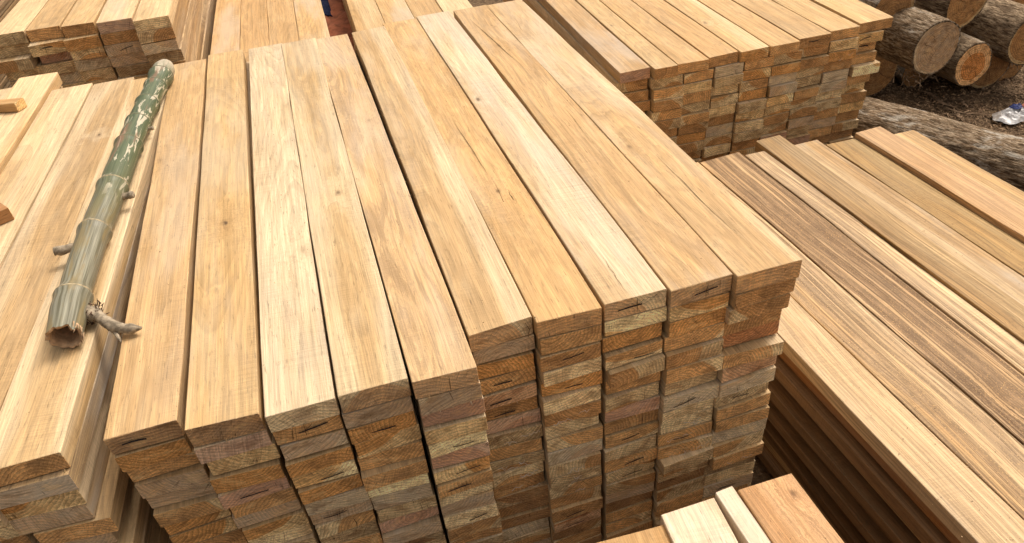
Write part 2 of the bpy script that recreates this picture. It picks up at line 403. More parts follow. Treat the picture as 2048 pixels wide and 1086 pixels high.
TOPM = [dict(top=(1.10, 1.06, 1.02), streak=.05, look='golden tan', knot=(-.05, 1.2, .3), pith=(.02, -.20, .60)),
        dict(top=(1.13, 1.10, 1.02), streak=.08, look='golden knotty', knot=(.005, .75, 1.0), pith=(-.03, -.12, .5)),
        dict(top=(1.04, 1.06, 1.11), streak=.14, look='whitish', knot=(.045, .55, .35), pith=(.03, -.09, .02)),
        dict(top=(1.03, 1.02, .98), streak=.18, look='pale yellow striped', knot=(.02, .80, .75), pith=(.0, -.03, .085)),
        dict(top=(1.14, 1.11, 1.10), streak=.33, look='tan grey-streaked', knot=(.03, 1.25, .4), pith=(-.06, -.15, .4)),
        dict(top=(1.02, 1.0, .98), streak=.08, look='pale cream', knot=(-.06, 1.2, .2), pith=(-.08, -.03, .12)),
        dict(top=(1.12, 1.04, .92), streak=.20, look='orange-gold cracked', knot=(.0, .56, .8), pith=(-.02, -.2, .6), cracks=[(.0, .62, -.012, 1.05, .003), (-.012, .30, .004, .62, .003), (.02, .42, .028, .56, .006)]),
        dict(top=(1.06, 1.07, 1.12), streak=.05, look='whitest', knot=(-.05, 1.16, .9), pith=(-.07, -.03, .10), cracks=[(-.015, 0.0, -.012, .17, .0018)]),
        dict(top=(1.10, 1.04, .98), streak=.24, look='tan cracked', knot=(-.01, 1.62, .5), pith=(.06, -.2, .6), cracks=[(.01, 1.35, -.04, 2.0, .004), (.02, .7, .03, 1.0, .002)]),
        dict(top=(1.02, .98, .94), streak=.14, look='light tan', knot=(-.05, .66, .6), pith=(-.05, -.2, .268), cracks=[(.0, .12, -.005, .62, .003), (-.04, 1.7, -.02, 1.9, .002)])]
ZT = GZ - 1.0625
for c in range(10):
    codes = MT[c].split()
    xo = 0
    for r in range(22):
        code = codes[r] if r < len(codes) else random.choice(['b', 'd', 'g', 't'])
        tone, mark = code[0], code[1:]
        xc = (XL[c] + XR[c]) / 2; W = XR[c] - XL[c] - (.0048 if r == 0 else .003)
        yf = YF[c]; yb = YB[c]
        kw = dict(streak=random.uniform(.05, .35))
        if r == 0:
            t = dict(TOPM[c]); look = t.pop('look'); kw = t; kw['seg'] = 10; kw['wtop'] = .34
        else:
            look = None
            W += random.uniform(-.007, .000)
            xc += random.uniform(-.0035, .0035) + (-.004 if c == 9 and r > 2 else 0)
            yf += random.uniform(-.004, .010)
            if random.random() < .05: yf -= .014
            if c == 9: yf += [0, .004, .012, .018, .026, -.004, .006, .008, .012, .008, .010, .012, .010, .010, .012, .012, .014, .01, 0, 0, 0, 0][r]
            if c < 5 and r > 3: yf += .003 * (r - 3)
            yb += random.uniform(-.03, .01)
        o = board((xc, yf, ZT - .0500 * (r + 1) + (random.uniform(-.0006, .0006) if r else 0)), 0.004 * math.sin(c * 2.1) if r == 0 else random.uniform(-.002, .002), W, .0484 + [.0, .0026, .0004, .0030, .0008, .0022, .0006, .0034, .0012, .0030][c] if r == 0 else random.choice((.0478, .0472, .0462, .0448, .0438)), yb - yf, tone, mark,
                  label=lab(r, c, tone, mark, CEN, look), group='planks of the central stack', **kw)
        o['_s'] = 'central'

# ------------------------------------------------------------------ left stack (angled a little), bamboo lies on it
random.seed(23)
AZ_ = GZ - 1.0625
RA = R_(-2.6)
axr = [-.650, -.806, -.966, -1.130, -1.285, -1.440]      # right edges of the columns at y=1.14
ayb = [3.13, 3.16, 3.18, 3.36, 3.30, 3.3]
ATONE = ['tbob', 'oobt', 'oobt', 'gbgt', 'ttbo', 'gbtb']
ARO = ['t t o g t g t b b b', 'b o t t b t b t b b', 't b o t g b t b b t', 'o t b g t b t b t b', 't b o t b b t g b b', 't b o t b b t g b b']
LEF = 'left stack under the bamboo'
ATOP = [dict(top=(1.06, 1.06, 1.05), streak=.04, look='pale clean-edged', pith=(.0, -.03, .09)), dict(top=(1.0, .98, .96), streak=.06, look='light tan', pith=(.03, -.05, .11)),
        dict(top=(1.02, 1.0, .96), streak=.06, look='cream striped', pith=(-.04, -.04, .09)), dict(top=(1.14, 1.09, 1.02), streak=.04, look='raised golden', pith=(.08, -.05, .10)),
        dict(top=(1.05, 1.02, .98), streak=.05, look='pale smooth', pith=(.02, -.08, .1)), dict(top=(1, 1, 1), streak=.05, look='tan', pith=(.0, -.1, .2))]
for c in range(6):
    rows = ARO[c].split()
    for r in range(21):
        tone = rows[r] if r < len(rows) else random.choice('bdtg')
        W = .1525; look = None; kw = dict(streak=random.uniform(.05, .3))
        xr = axr[c]; yf = 1.142 if c == 0 else 1.142 + random.uniform(-.02, .02); z = AZ_ - .05 * (r + 1)
        if c == 0:
            xr += [0, -.003, -.012, -.016, .012, -.012, .02, .0, -.02, .01, 0, .01, -.01, 0, 0, .01, 0, 0, 0, 0, 0][r]
            yf += [0, -.012, -.004, -.004, -.010, -.0, -.02, .01, 0, 0, 0, 0, 0, 0, 0, 0, 0, 0, 0, 0, 0][r]
        elif r: xr += random.uniform(-.006, .002); W -= random.uniform(0, .004)
        yb = ayb[c] + (random.uniform(-.03, .01) if r else 0)
        if r == 0:
            t = dict(ATOP[c]); look = t.pop('look'); kw = t; kw['seg'] = 10
            if c == 3: z += .012
        if c == 0 and r == 2: kw['weather'] = .02
        if c == 0 and r == 1: kw['wtop'] = .9; kw['streak'] = .6
        if c == 2 and r == 1: yb += .05
        rr = RA + random.uniform(-.002, .002)
        dx = math.sin(-rr) * 0
        o = board((xr - W / 2 * math.cos(rr), yf, z), rr, W, .0484, yb - yf, tone, 'k' if (r == 5 and c == 1) else '', label=lab(r, 5 - c, tone, 'k' if (r == 5 and c == 1) else '', LEF, look), group='planks of the left stack', **kw)

# ------------------------------------------------------------------ back left stack
random.seed(31)
h = .97; ZC = GZ - h
CX = [(-1.196 - .157 - .0, -1.196), (-1.196, -1.048), (-1.048, -.900), (-.896, -.735), (-.730, -.576)]
CYF = [3.735, 3.725, 3.695, 3.665, 3.605]
CT = ['bv bv b t b b b', 't ox p b g b b', 'b o t g b b b', 'p b gx g d b b', 't bv g d b b b']
BLS = 'back left stack'
for c in range(5):
    rows = CT[c].split()
    for r in range(18):
        code = rows[r] if r < len(rows) else random.choice('bdg')
        tone, mark = code[0], code[1:]
        W = CX[c][1] - CX[c][0] - (.009 if r == 0 and c < 4 else .003); xc = (CX[c][0] + CX[c][1]) / 2; yf = CYF[c]; look = None
        kw = dict(streak=random.uniform(.1, .4))
        if r == 0: kw = dict(streak=.05, top=random.choice([(1.05, .98, .88), (1.0, .96, .90), (1.08, 1.04, .96)]), seg=8, pith=(random.uniform(-.05, .05), -.13, random.uniform(.1, .3))); look = ['golden', 'cream striped', 'honey', 'light honey', 'pale straight-grained'][c]
        else:
            yf += random.uniform(-.014, .012); xc += random.uniform(-.006, .004)
            if (r, c) in ((1, 1), (2, 0), (1, 2)): yf -= .035
            if (r, c) == (2, 0): xc -= .012
            if c == 4: kw['streak'] = .5; kw['top'] = (.95, .88, .80)
        T = .0485
        zz = ZC - .0520 * (r + 1) + (.0 if r else .0)
        board((xc, yf, zz), R_(-1.0) + random.uniform(-.004, .004), W, .0505, 2.1 + random.uniform(-.03, .02), tone, mark, label=lab(r, c, tone, mark, BLS, look), group='planks of the back left stack', **kw)

# thin boards far left
random.seed(37)
for r in range(26):
    for c in range(2):
        tone = 'd' if r else 'y'
        W = .17
        board((-2.10 + .175 * c + random.uniform(-.01, .01), 4.72 + random.uniform(-.02, .03), GZ - .86 - .030 * (r + 1) + 0), R_(0) + random.uniform(-.01, .01), W, .024, 1.9, tone, '', top=(1.02, .98, .92) if r == 0 else (.6, .55, .5), streak=.1,
              label=f"{'pale' if r == 0 else 'dark'} thin board, {ORD[r] if r < 23 else 'lower'} layer, {'left' if c == 0 else 'right'} column, thin-board stack at top left corner", group='thin boards of the far left stack', name='thin_board', cat='board')

# ------------------------------------------------------------------ back middle stacks
random.seed(41)
ZB = GZ - 1.30
bx = [-.520, -.370, -.217, -.062, .098]
for c in range(4):
    for r in range(17):
        W = bx[c + 1] - bx[c] - .003 - (random.uniform(0, .004) if r else 0)
        look = ['honey', 'golden', 'light honey knotted', 'pale'][c] if r == 0 else None
        tone = random.choice('tbog')
        board(((bx[c] + bx[c + 1]) / 2, 3.62 + random.uniform(-.01, .02), ZB - .05 * (r + 1)), R_(-1.0) + (random.uniform(-.003, .003) if r else 0), W, .0484, 2.6, tone, '',
              top=[(1.02, .94, .84), (1.0, .92, .82), (1.06, .99, .90), (1.06, 1.0, .90)][c] if r == 0 else (1, 1, 1), streak=.05, knot=(-.03, 1.1, .4) if c == 2 and r == 0 else None, seg=8,
              label=lab(r, c, tone, '', 'back middle stack', look), group='planks of the back middle stack')
ZB2 = GZ - 1.235
bx = [.2225, .374, .529, .683, .845]
for c in range(4):
    for r in range(19):
        W = bx[c + 1] - bx[c] - .003 - (random.uniform(0, .012) if r else 0)
        xo = random.uniform(-.012, .010) if (r and c == 0) else 0
        tone = random.choice('tbog')
        look = ['golden wide', 'honey', 'tan', 'pale streaked'][c] if r == 0 else None
        board(((bx[c] + bx[c + 1]) / 2 + xo, 3.52 + random.uniform(-.01, .02), ZB2 - .05 * (r + 1)), R_(-1.4) + (random.uniform(-.003, .003) if r else 0), W, .0484, 2.2, tone, '',
              top=[(1.02, .94, .82), (1.05, .98, .88), (1.0, .94, .86), (1.06, 1.0, .94)][c] if r == 0 else (.95, .85, .7), streak=.1 if r == 0 else .35, seg=8,
              label=lab(r, c, tone, '', 'back stack beside the cloth gap', look), group='planks of the back right middle stack')

# ------------------------------------------------------------------ back right stack
random.seed(53)
ZD = GZ - 1.29
DL = [1.228, 1.376, 1.489, 1.640, 1.789, 1.936, 2.104, 2.254, 2.430]
DR = [1.372, 1.486, 1.636, 1.787, 1.933, 2.092, 2.252, 2.410, 2.604]
DL = [1.228, 1.376, 1.489, 1.640, 1.789, 1.936, 2.088, 2.256, 2.424]
DR = [1.372, 1.486, 1.636, 1.787, 1.933, 2.083, 2.252, 2.410, 2.604]
DY = [2.765, 2.730, 2.732, 2.738, 2.728, 2.722, 2.735, 2.748, 2.765]
DT = ['p b b b t b b b b b b b b', 'b b t b t b b b t b b b b', 't t o t b t b o b b b b b', 'bR g b t t o b g b t b d b', 'o t o b o b o t b b t b b', 't b o g g y o b b p b b b', 'bk b b b b t b b g b p d b',
      't o oc b g g t b t g t d b', 'b yk tk t y t o b y b b d d']
DTOP = [dict(top=(.90, .86, .84), look='dull tan'), dict(top=(1.08, 1.07, 1.04), look='cream'), dict(top=(1.02, .96, .88), look='honey'), dict(top=(1.02, .93, .82), look='golden'), dict(top=(1.06, 1.02, .94), look='pale honey'),
        dict(top=(1.02, .95, .86), look='light honey'), dict(top=(1.03, .97, .88), look='smooth pale'), dict(top=(1.08, 1.04, .95), look='cream edged'), dict(top=(1.08, 1.03, .93), look='light outermost')]
for c in range(9):
    rows = DT[c].split()
    for r in range(18):
        code = rows[r] if r < len(rows) else random.choice('bd')
        tone, mark = code[0], code[1:]
        xl, xr = DL[c], DR[c]
        if r: xl = 1.232 + c * .1475; xr = xl + .146 - random.uniform(0, .003)
        W = xr - xl - .004; xc = (xl + xr) / 2; yf = DY[c]; look = None
        kw = dict(streak=random.uniform(.1, .4))
        if r == 0: t = dict(DTOP[c]); look = t.pop('look'); kw = t; kw['seg'] = 8; kw['streak'] = .05; kw['pith'] = (random.uniform(-.05, .05), -.12, random.uniform(.11, .4))
        else:
            yf += random.uniform(-.012, .016); xc += random.uniform(-.004, .004) - .0028 * r
            if c == 8 and r == 4: yf -= .025; xc += .012
            if c == 0 and r == 1: xc -= .012
        board((xc, yf, ZD - .0498 * (r + 1)), R_(-2.2) + random.uniform(-.002, .002), W, random.uniform(.0455, .0480), 2.1 + random.uniform(-.02, .02), tone, mark, label=lab(r, c, tone, mark, 'back right stack', look), group='planks of the back right stack', **kw)

# ------------------------------------------------------------------ right stack of brown streaked planks
random.seed(61)
ZE = GZ - 1.60
RE = R_(1.5)       # turned a little the other way
ex = [1.128, 1.272, 1.448, 1.642, 1.738, 1.864, 1.994, 2.137, 2.270, 2.392]   # edges at y=2.35
eyb = [2.42, 2.43, 2.425, 2.39, 2.465, 2.385, 2.325, 2.335, 2.275]
EL = [dict(top=(1.10, 1.02, .92), streak=.40, wtop=.35, look='pale straight'), dict(top=(1.05, .97, .86), streak=.85, wtop=.1, look='cream and brown'), dict(top=(.88, .76, .63), streak=.95, wtop=.05, look='dark brown'),
      dict(top=(1.08, 1.0, .90), streak=.80, wtop=.15, look='striped pale'), dict(top=(.86, .77, .61), streak=.6, wtop=.2, look='olive brown'), dict(top=(1.02, .96, .88), streak=.45, wtop=.75, look='grey-stained'),
      dict(top=(.88, .78, .56), streak=.45, wtop=.2, look='mottled gold'), dict(top=(.86, .70, .56), streak=.38, wtop=.2, look='reddish raised'), dict(top=(1.06, .98, .84), streak=.50, wtop=.1, look='pale rightmost')]
ezo = [0, -.002, 0, .004, .012, .0, .002, .022, .006]
for c in range(9):
    for r in range(12 if c == 0 else 5):
        W = ex[c + 1] - ex[c] - .004; tone = random.choice('tbo')
        if r == 0: t = dict(EL[c]); look = t.pop('look'); kw = t; kw['seg'] = 12; kw['pith'] = (random.choice((-1, 1)) * random.uniform(.12, .18), random.uniform(-.06, 0), random.choice((.02, .02, .17))); kw['knot'] = (random.uniform(-.03, .03), random.uniform(.5, 2), random.choice((0, .25, .4)))
        else: look = None; kw = dict(streak=random.choice((.1, .3, .5)), wtop=random.choice((.05, .2, .7)), top=random.choice([(.70, .58, .46), (.66, .44, .30), (.92, .80, .64)]) if r % 2 else random.choice([(.42, .32, .25), (.48, .40, .34), (.34, .26, .20)])); 
        xc = (ex[c] + ex[c + 1]) / 2; yb = eyb[c] + (random.uniform(-.05, .02) if r else 0)
        if r:
            W += random.uniform(-.008, 0); xc += (random.uniform(-.008, .008) + (.013 if r % 2 else -.013)) if c == 0 else random.uniform(-.004, .004)
            if r >= 3: xc -= .004
        L = 2.35; ya = yb - L
        # origin at the front end; far end centre must be at (xc, yb)
        ox = xc + math.sin(RE) * 0 - (-math.sin(RE)) * L * 1.0
        label = f"{look} plank, {ORC[c]} from left on top of the right stack" if r == 0 else f"{TONES[tone][2]} plank, {ORD[r]} layer down, {ORC[c]} from left, right stack of streaked planks"
        board((ox, ya, ZE + (ezo[c] if r == 0 else 0) - .0502 * (r + 1)), RE + (random.uniform(-.005, .005) if r else 0), W, .0484 if r == 0 else random.uniform(.038, .0465), L, tone, '', label=label, group='planks of the right stack', **kw)

# ------------------------------------------------------------------ loose planks in front at the bottom
random.seed(71)
GR = 'loose planks at the bottom edge'
def gboard(xl, xr, yb, h_, rz, T=.05, lab_='', **kw):
    W = xr - xl; L = .85
    xc = (xl + xr) / 2
    ang_ = rz
    # far end centre at (xc, yb): the origin sits at the near end
    loc = (xc + math.sin(ang_) * L, yb - math.cos(ang_) * L, GZ - h_ - T)
    return board(loc, ang_, W, T, L, label=lab_, group=GR, **kw)
gboard(.70, .842, .875, 1.500, R_(.5), lab_='orange-streaked knotty plank end, rightmost and highest of the loose planks at bottom edge', top=(1.14, .92, .76), streak=.45, pith=(-.07, .03, .07), knot=(.04, .80, .8), tone='o')
gboard(.650, .698, .893, 1.505, R_(.6), T=.07, lab_='narrow whitish board squeezed between two loose planks at the bottom edge', top=(1.25, 1.32, 1.5), streak=.0, tone='w', pith=(0, -.2, .05))
gboard(.508, .645, .885, 1.512, R_(-4), T=.05, lab_='whitish plank second from left among the loose planks at bottom edge', top=(1.22, 1.30, 1.5), streak=.1, tone='w', pith=(.0, -.05, .07), wtop=.2)
gboard(.318, .508, .872, 1.525, R_(-4), T=.05, lab_='orange-tan plank leftmost of the loose planks at the bottom edge', top=(1.05, .93, .78), streak=.1, tone='o', pith=(.02, -.1, .3), cracks=[(-.04, .4, -.035, .85, .003)])
for r in range(7):
    for c in range(3):
        board((.42 + .155 * c + random.uniform(-.01, .01), -.02 + random.uniform(-.02, .02), GZ - 1.60 - .052 * (r + 1)), random.uniform(-.01, .01), .15, .05, .86, 'b', '', top=(.9, .85, .8), label=f"plank under the loose ones, {ORC[r]} lower layer, {ORC[c]} from left", group=GR)

# short offcuts lying on the left stack
def offcut(name, label, p0, p1, W, T, zb, tone, top):
    d = Vector((p1[0] - p0[0], p1[1] - p0[1])); L = d.length
    # the plank's front end (y=0) is at p1 and its body runs back to p0
    rz = math.atan2(-(p0[0] - p1[0]), (p0[1] - p1[1]))
    return board((p1[0], p1[1], zb), rz, W, T, L, tone, '', top=top, streak=.1, label=label, name=name, cat='offcut', group=None)
o1 = up(-70, 207, 1.015); o2 = up(37, 201, 1.015)
offcut('wood_offcut', 'short golden offcut stick lying across the left stack at the left edge', (o1.x, o1.y), (o2.x, o2.y), .048, .034, GZ - 1.0625 + .0125, 'y', (1.0, .84, .66))
o1 = up(-84, 440, 1.02); o2 = up(2, 405, 1.02)
offcut('wood_offcut', 'reddish-brown block corner lying on the left stack below the offcut stick', (o1.x, o1.y), (o2.x, o2.y), .09, .04, GZ - 1.0625 + .001, 'b', (.8, .6, .48))

# ------------------------------------------------------------------ keep the 300 planks that show largest as things of their own
def sort_boards():
    bpy.context.view_layer.update(); dg = bpy.context.evaluated_depsgraph_get()
    cnt = {}
    org = Vector((0, 0, CAMH)); K = 3
    for j in range(0, 543, K):
        for i in range(0, 1024, K):
            d = (CR @ Vector((i * 2 + 1 - 1024, j * 2 + 1 - 543, F_PX))).normalized()
            hit, _, _, _, ob, _ = S.ray_cast(dg, org, d, distance=30)
            if hit: cnt[ob.name] = cnt.get(ob.name, 0) + 1
    pl = [o for o in BOARDS]
    pl.sort(key=lambda o: -cnt.get(o.name, 0))
    keep = [o for o in pl if cnt.get(o.name, 0) > 0][:297]
    print('BOARDS', len(pl), 'seen', sum(1 for o in pl if cnt.get(o.name, 0) > 0))
    ks = set(o.name for o in keep)
    rest = [o for o in pl if o.name not in ks]
    groups = {}
    for o in rest: groups.setdefault('all', []).append(o)
    for g, obs in groups.items():
        V = []; Fc = []; MI = []; AT = {k: [] for k in ('lc', 'sd', 'ttint', 'etint', 'pith', 'knot')}
        for o in obs:
            b = len(V); mw = o.matrix_basis; me = o.data
            V += [mw @ v.co for v in me.vertices]
            Fc += [tuple(b + i for i in p.vertices) for p in me.polygons]; MI += [p.material_index for p in me.polygons]
            for k in AT:
                buf = [0.] * (3 * len(me.vertices)); me.attributes[k].data.foreach_get('vector', buf); AT[k] += buf
        me = mesh('stacked_planks', V, Fc, MI)
        for k in AT:
            a = me.attributes.new(k, 'FLOAT_VECTOR', 'POINT'); a.data.foreach_set('vector', AT[k])
        so = link('stacked_planks', me, PM)
        tag(so, 'the many mostly hidden planks deep inside and low down in the timber stacks', 'planks', kind='stuff')
        for o in obs:
            m0 = o.data; bpy.data.objects.remove(o); bpy.data.meshes.remove(m0)
    for o in keep:
        if '_s' in o: del o['_s']

# ------------------------------------------------------------------ bamboo pole
def mat_bamboo():
    n = NB('bamboo_skin'); x, y, z = n.sep(n.attr('lc').outputs['Vector'])   # x angle, y along, z 0
    ca = n.m('COSINE', x); sa = n.m('SINE', x)
    p = n.xyz(n.mul(ca, .9), n.mul(y, 7), n.mul(sa, .9))
    streak = n.noise(n.xyz(n.mul(ca, 9), n.mul(y, 4), n.mul(sa, 9)), 1, 4, .6)
    fine = n.noise(n.xyz(n.mul(ca, 40), n.mul(y, 14), n.mul(sa, 40)), 1, 3, .6)
    big = n.noise(n.xyz(n.mul(ca, 1.6), n.mul(y, 6), n.mul(sa, 1.6)), 1, 5, .65, .6)
    green = n.mix(n.ss(streak, .3, .7), (.045, .070, .032), (.105, .130, .062))
    tan = n.mix(n.ss(streak, .35, .65), (.10, .093, .056), (.255, .245, .185))
    tan = n.mix(n.mul(n.ss(big, .48, .62), .8), tan, (.22, .165, .07))
    f = n.ss(n.add(y, n.mul(n.sub(big, .5), .5)), .40, .85)
    col = n.mix(f, tan, green)
    patch = n.noise(n.xyz(n.mul(ca, 1.9), n.mul(y, 8), n.mul(sa, 1.9)), 1, 5, .62, 1.2)
    col = n.mix(n.mul(n.mul(n.ss(patch, .56, .59), n.ss(y, .5, .7)), .9), col, (.50, .45, .34))
    rp = n.noise(n.xyz(n.mul(ca, 1.4), n.mul(y, 4), n.add(n.mul(sa, 1.4), 7)), 1, 4, .6)
    col = n.mix(n.mul(n.mul(n.ss(rp, .56, .68), n.ss(y, .55, .8)), .65), col, (.25, .12, .07))
    col = n.mix(n.mul(n.ss(y, 1.5, 1.62), n.ss(big, .35, .55)), col, (.47, .40, .30))
    col = n.scale(col, n.ss(fine, .25, .75, .75, 1.2))
    h_ = n.add(n.mul(fine, .6), n.mul(patch, .5))
    return n.fin(col, n.ss(fine, .3, .7, .32, .55), .5, h_, .35, .0015)
MBAM = mat_bamboo()
MBIN = flat('bamboo_inner_wall', (.42, .28, .17), .8, .2, .3, 60)
MNODE = flat('bamboo_node_scar', (.33, .27, .17), .7, .3, .4, 120)
MNODG = flat('green_node_scar', (.13, .125, .075), .6, .3, .4, 120)
MTWIG = flat('dry_branch_bark', (.27, .22, .16), .8, .2, .5, 70)
MTWIGD = flat('dry_root_fibre', (.10, .065, .045), .9, .1, .5, 120)
def path_frames(P):
    out = []
    for i, p in enumerate(P):
        t = (P[min(i + 1, len(P) - 1)] - P[max(i - 1, 0)]).normalized()
        u = Vector((1, 0, 0)); u = (u - t * u.dot(t)).normalized(); v = t.cross(u) * -1
        if v.z < 0: v = -v
        out.append((p, t, u, v))
    return out
ZBM = GZ - 1.0625
axis_px = [(-.678, 1.458), (-.682, 1.55), (-.680, 1.70), (-.674, 1.86), (-.662, 2.02), (-.652, 2.18), (-.640, 2.40), (-.622, 2.62), (-.602, 2.82), (-.585, 2.98), (-.574, 3.08)]
def axis(y):
    for a, b in zip(axis_px, axis_px[1:]):
        if y <= b[1] or b is axis_px[-1]:
            k = (y - a[1]) / (b[1] - a[1]); k = k
            return a[0] + (b[0] - a[0]) * k
NODES = [1.60, 1.885, 2.125, 2.40, 2.565, 2.73, 2.885, 2.99]
def brad(y):
    r = .0375 - .0015 * math.sin(y * 5)
    for nn in NODES:
        d = y - nn
        r += .0046 * math.exp(-(d / .016) ** 2) - .0016 * math.exp(-((d - .03) / .02) ** 2)
        if nn == 1.60: r += .004 * math.exp(-((d + .05) / .05) ** 2)
    if y > 2.95: r += .004
    if y > 3.05: r *= 1 - (y - 3.05) * 6
    return r
root = empty('bamboo_pole', (-.68, 1.43, ZBM)); tag(root, 'cut green bamboo pole with white peeling patches lying over the left stack', 'bamboo')
random.seed(5)
ys = []; y = 1.458
while y < 3.105:
    ys.append(y); near = min(abs(y - nn) for nn in NODES); y += .005 if near < .03 else .012
NA = 40; vs = []; fs = []; lc = []
jag = [mnoise.noise(Vector((math.cos(a * 2 * math.pi / NA) * 3, math.sin(a * 2 * math.pi / NA) * 3, 1))) * .010 + random.uniform(-.003, .003) + (.012 if 3 < a < 17 else 0) for a in range(NA)]
P0 = Vector((-.68, 1.43, ZBM))
for i, y in enumerate(ys):
    r = brad(y); ctr = Vector((axis(y), y, ZBM + .0390 + .002 * math.sin(y * 4)))
    for a in range(NA):
        th = 2 * math.pi * a / NA
        rr = r * (1 + .012 * mnoise.noise(Vector((math.cos(th) * 1.5, math.sin(th) * 1.5, y * 6))))
        off = jag[a] * max(0, 1 - i / 5.)
        vs.append(ctr + Vector((rr * math.cos(th), -off * 1.0 + .0, rr * math.sin(th))) - P0); lc.append((th, y - 1.458, 0))
for i in range(len(ys) - 1):
    for a in range(NA):
        b = (a + 1) % NA; fs.append((i * NA + a, i * NA + b, (i + 1) * NA + b, (i + 1) * NA + a))
e0 = (len(ys) - 1) * NA
vs.append(Vector((axis(3.12), 3.12, ZBM + .045)) - P0); lc.append((0, 1.7, 0))
for a in range(NA): fs.append((e0 + a, e0 + (a + 1) % NA, len(vs) - 1))
me = mesh('culm', vs, fs, smooth=True)
at_ = me.attributes.new('lc', 'FLOAT_VECTOR', 'POINT'); at_.data.foreach_set('vector', [c for v in lc for c in v])
link('culm', me, [MBAM], root)
# inner wall and rim
vs2 = []; fs2 = []
rings = [(0, 0, 0), (0, .006, 0), (.012, .0085, 1), (.06, .010, 1), (.15, .012, 1)]
for k, (dy, wall, sm) in enumerate(rings):
    for a in range(NA):
        th = 2 * math.pi * a / NA; r = brad(1.458) - wall
        off = jag[a] * (1 if k < 2 else .6 if k == 2 else 0) + (random.uniform(-.002, .002) if k == 1 else 0)
        vs2.append(Vector((axis(1.458) + r * math.cos(th), 1.458 + dy - off, ZBM + .0393 + r * math.sin(th))) - P0)
for k in range(len(rings) - 1):
    for a in range(NA):
        b = (a + 1) % NA; fs2.append((k * NA + b, k * NA + a, (k + 1) * NA + a, (k + 1) * NA + b))
fs2.append(tuple((len(rings) - 1) * NA + a for a in range(NA)))
link('inner_wall', mesh('inner_wall', vs2, fs2, smooth=True), [MBIN], root)
# splinters at the broken rim
sv2 = []; sf2 = []
for q in range(9):
    th = random.uniform(-.9, .7); r = brad(1.458) * .97
    b = Vector((axis(1.458) + r * math.cos(th), 1.468, ZBM + .0393 + r * math.sin(th))) - P0
    tip = b + Vector((random.uniform(-.004, .006), -random.uniform(.02, .038), random.uniform(-.006, .002)))
    k = len(sv2); sv2 += [b + Vector((-.0025, 0, 0)), b + Vector((.0025, 0, .001)), b + Vector((0, 0, .004)), tip]; sf2 += [(k, k + 1, k + 3), (k + 1, k + 2, k + 3), (k + 2, k, k + 3)]
link('splinters', mesh('splinters', sv2, sf2), [MBIN], root)
for nn in NODES:
    v3 = []; f3 = []
    for k, (dy, dr) in enumerate([(-.003, -.001), (-.0018, .0007), (0, .0001), (.0018, .0007), (.003, -.001)]):
        for a in range(NA):
            th = 2 * math.pi * a / NA; r = brad(nn + dy) + dr
            v3.append(Vector((axis(nn) + r * math.cos(th), nn + dy + .0015 * math.sin(2 * th + nn * 9), ZBM + .0390 + .002 * math.sin(nn * 4) + r * math.sin(th))) - P0)
    for k in range(4):
        for a in range(NA):
            b = (a + 1) % NA; f3.append((k * NA + a, k * NA + b, (k + 1) * NA + b, (k + 1) * NA + a))
    link('node_ring', mesh('node_ring', v3, f3, smooth=True), [MNODE if nn < 2.2 else MNODG], root)
def tube(pts, rads, n=12, rough=0., cap=True, seed=0):
    P = [Vector(p) for p in pts]; vs = []; fs = []
    for i, p in enumerate(P):
        t = (P[min(i + 1, len(P) - 1)] - P[max(i - 1, 0)]).normalized()
        u = t.cross(Vector((0, 0, 1)))
        if u.length < .1: u = t.cross(Vector((1, 0, 0)))
        u.normalize(); v = u.cross(t)
        for a in range(n):
            th = 2 * math.pi * a / n
            rr = rads[i] * (1 + rough * mnoise.noise(Vector((math.cos(th) * 2 + seed, math.sin(th) * 2, i * .7))))
            vs.append(p + (u * math.cos(th) + v * math.sin(th)) * rr)
    for i in range(len(P) - 1):
        for a in range(n):
            b = (a + 1) % n; fs.append((i * n + a, i * n + b, (i + 1) * n + b, (i + 1) * n + a))
    if cap: fs.append(tuple(range(n - 1, -1, -1))); fs.append(tuple((len(P) - 1) * n + a for a in range(n)))
    return vs, fs
def lerp_path(keys, n):
    out = []; rs = []
    m_ = len(keys) - 1
    for i in range(n + 1):
        t = i / n * m_; k = min(int(t), m_ - 1); f = t - k
        a, b = keys[k], keys[k + 1]
        out.append(Vector([a[j] + (b[j] - a[j]) * f for j in range(3)])); rs.append(a[3] + (b[3] - a[3]) * f)
    return out, rs
bx_, by_ = axis(1.56), 1.555
pts, rs = lerp_path([(bx_ + .026, by_ - .01, ZBM + .030, .014), (bx_ + .050, by_ - .024, ZBM + .026, .021), (bx_ + .062, by_ - .035, ZBM + .026, .0125), (bx_ + .082, by_ - .062, ZBM + .024, .0130), (bx_ + .102, by_ - .085, ZBM + .020, .0140), (bx_ + .122, by_ - .094, ZBM + .017, .0105), (bx_ + .136, by_ - .100, ZBM + .016, .0130), (bx_ + .160, by_ - .106, ZBM + .016, .003)], 42)
v4, f4 = tube([p - P0 for p in pts], rs, 14, .22)
br = link('branch', mesh('branch', v4, f4, smooth=True), [MTWIG], root); tag(br, 'broken dry side branch')
v4, f4 = tube([Vector((bx_ + .092, by_ - .075, ZBM + .018)) - P0, Vector((bx_ + .108, by_ - .112, ZBM + .010)) - P0, Vector((bx_ + .114, by_ - .126, ZBM + .006)) - P0], [.006, .004, .001], 8)
link('splinter', mesh('splinter', v4, f4), [MTWIG], br)
rv = []; rf = []
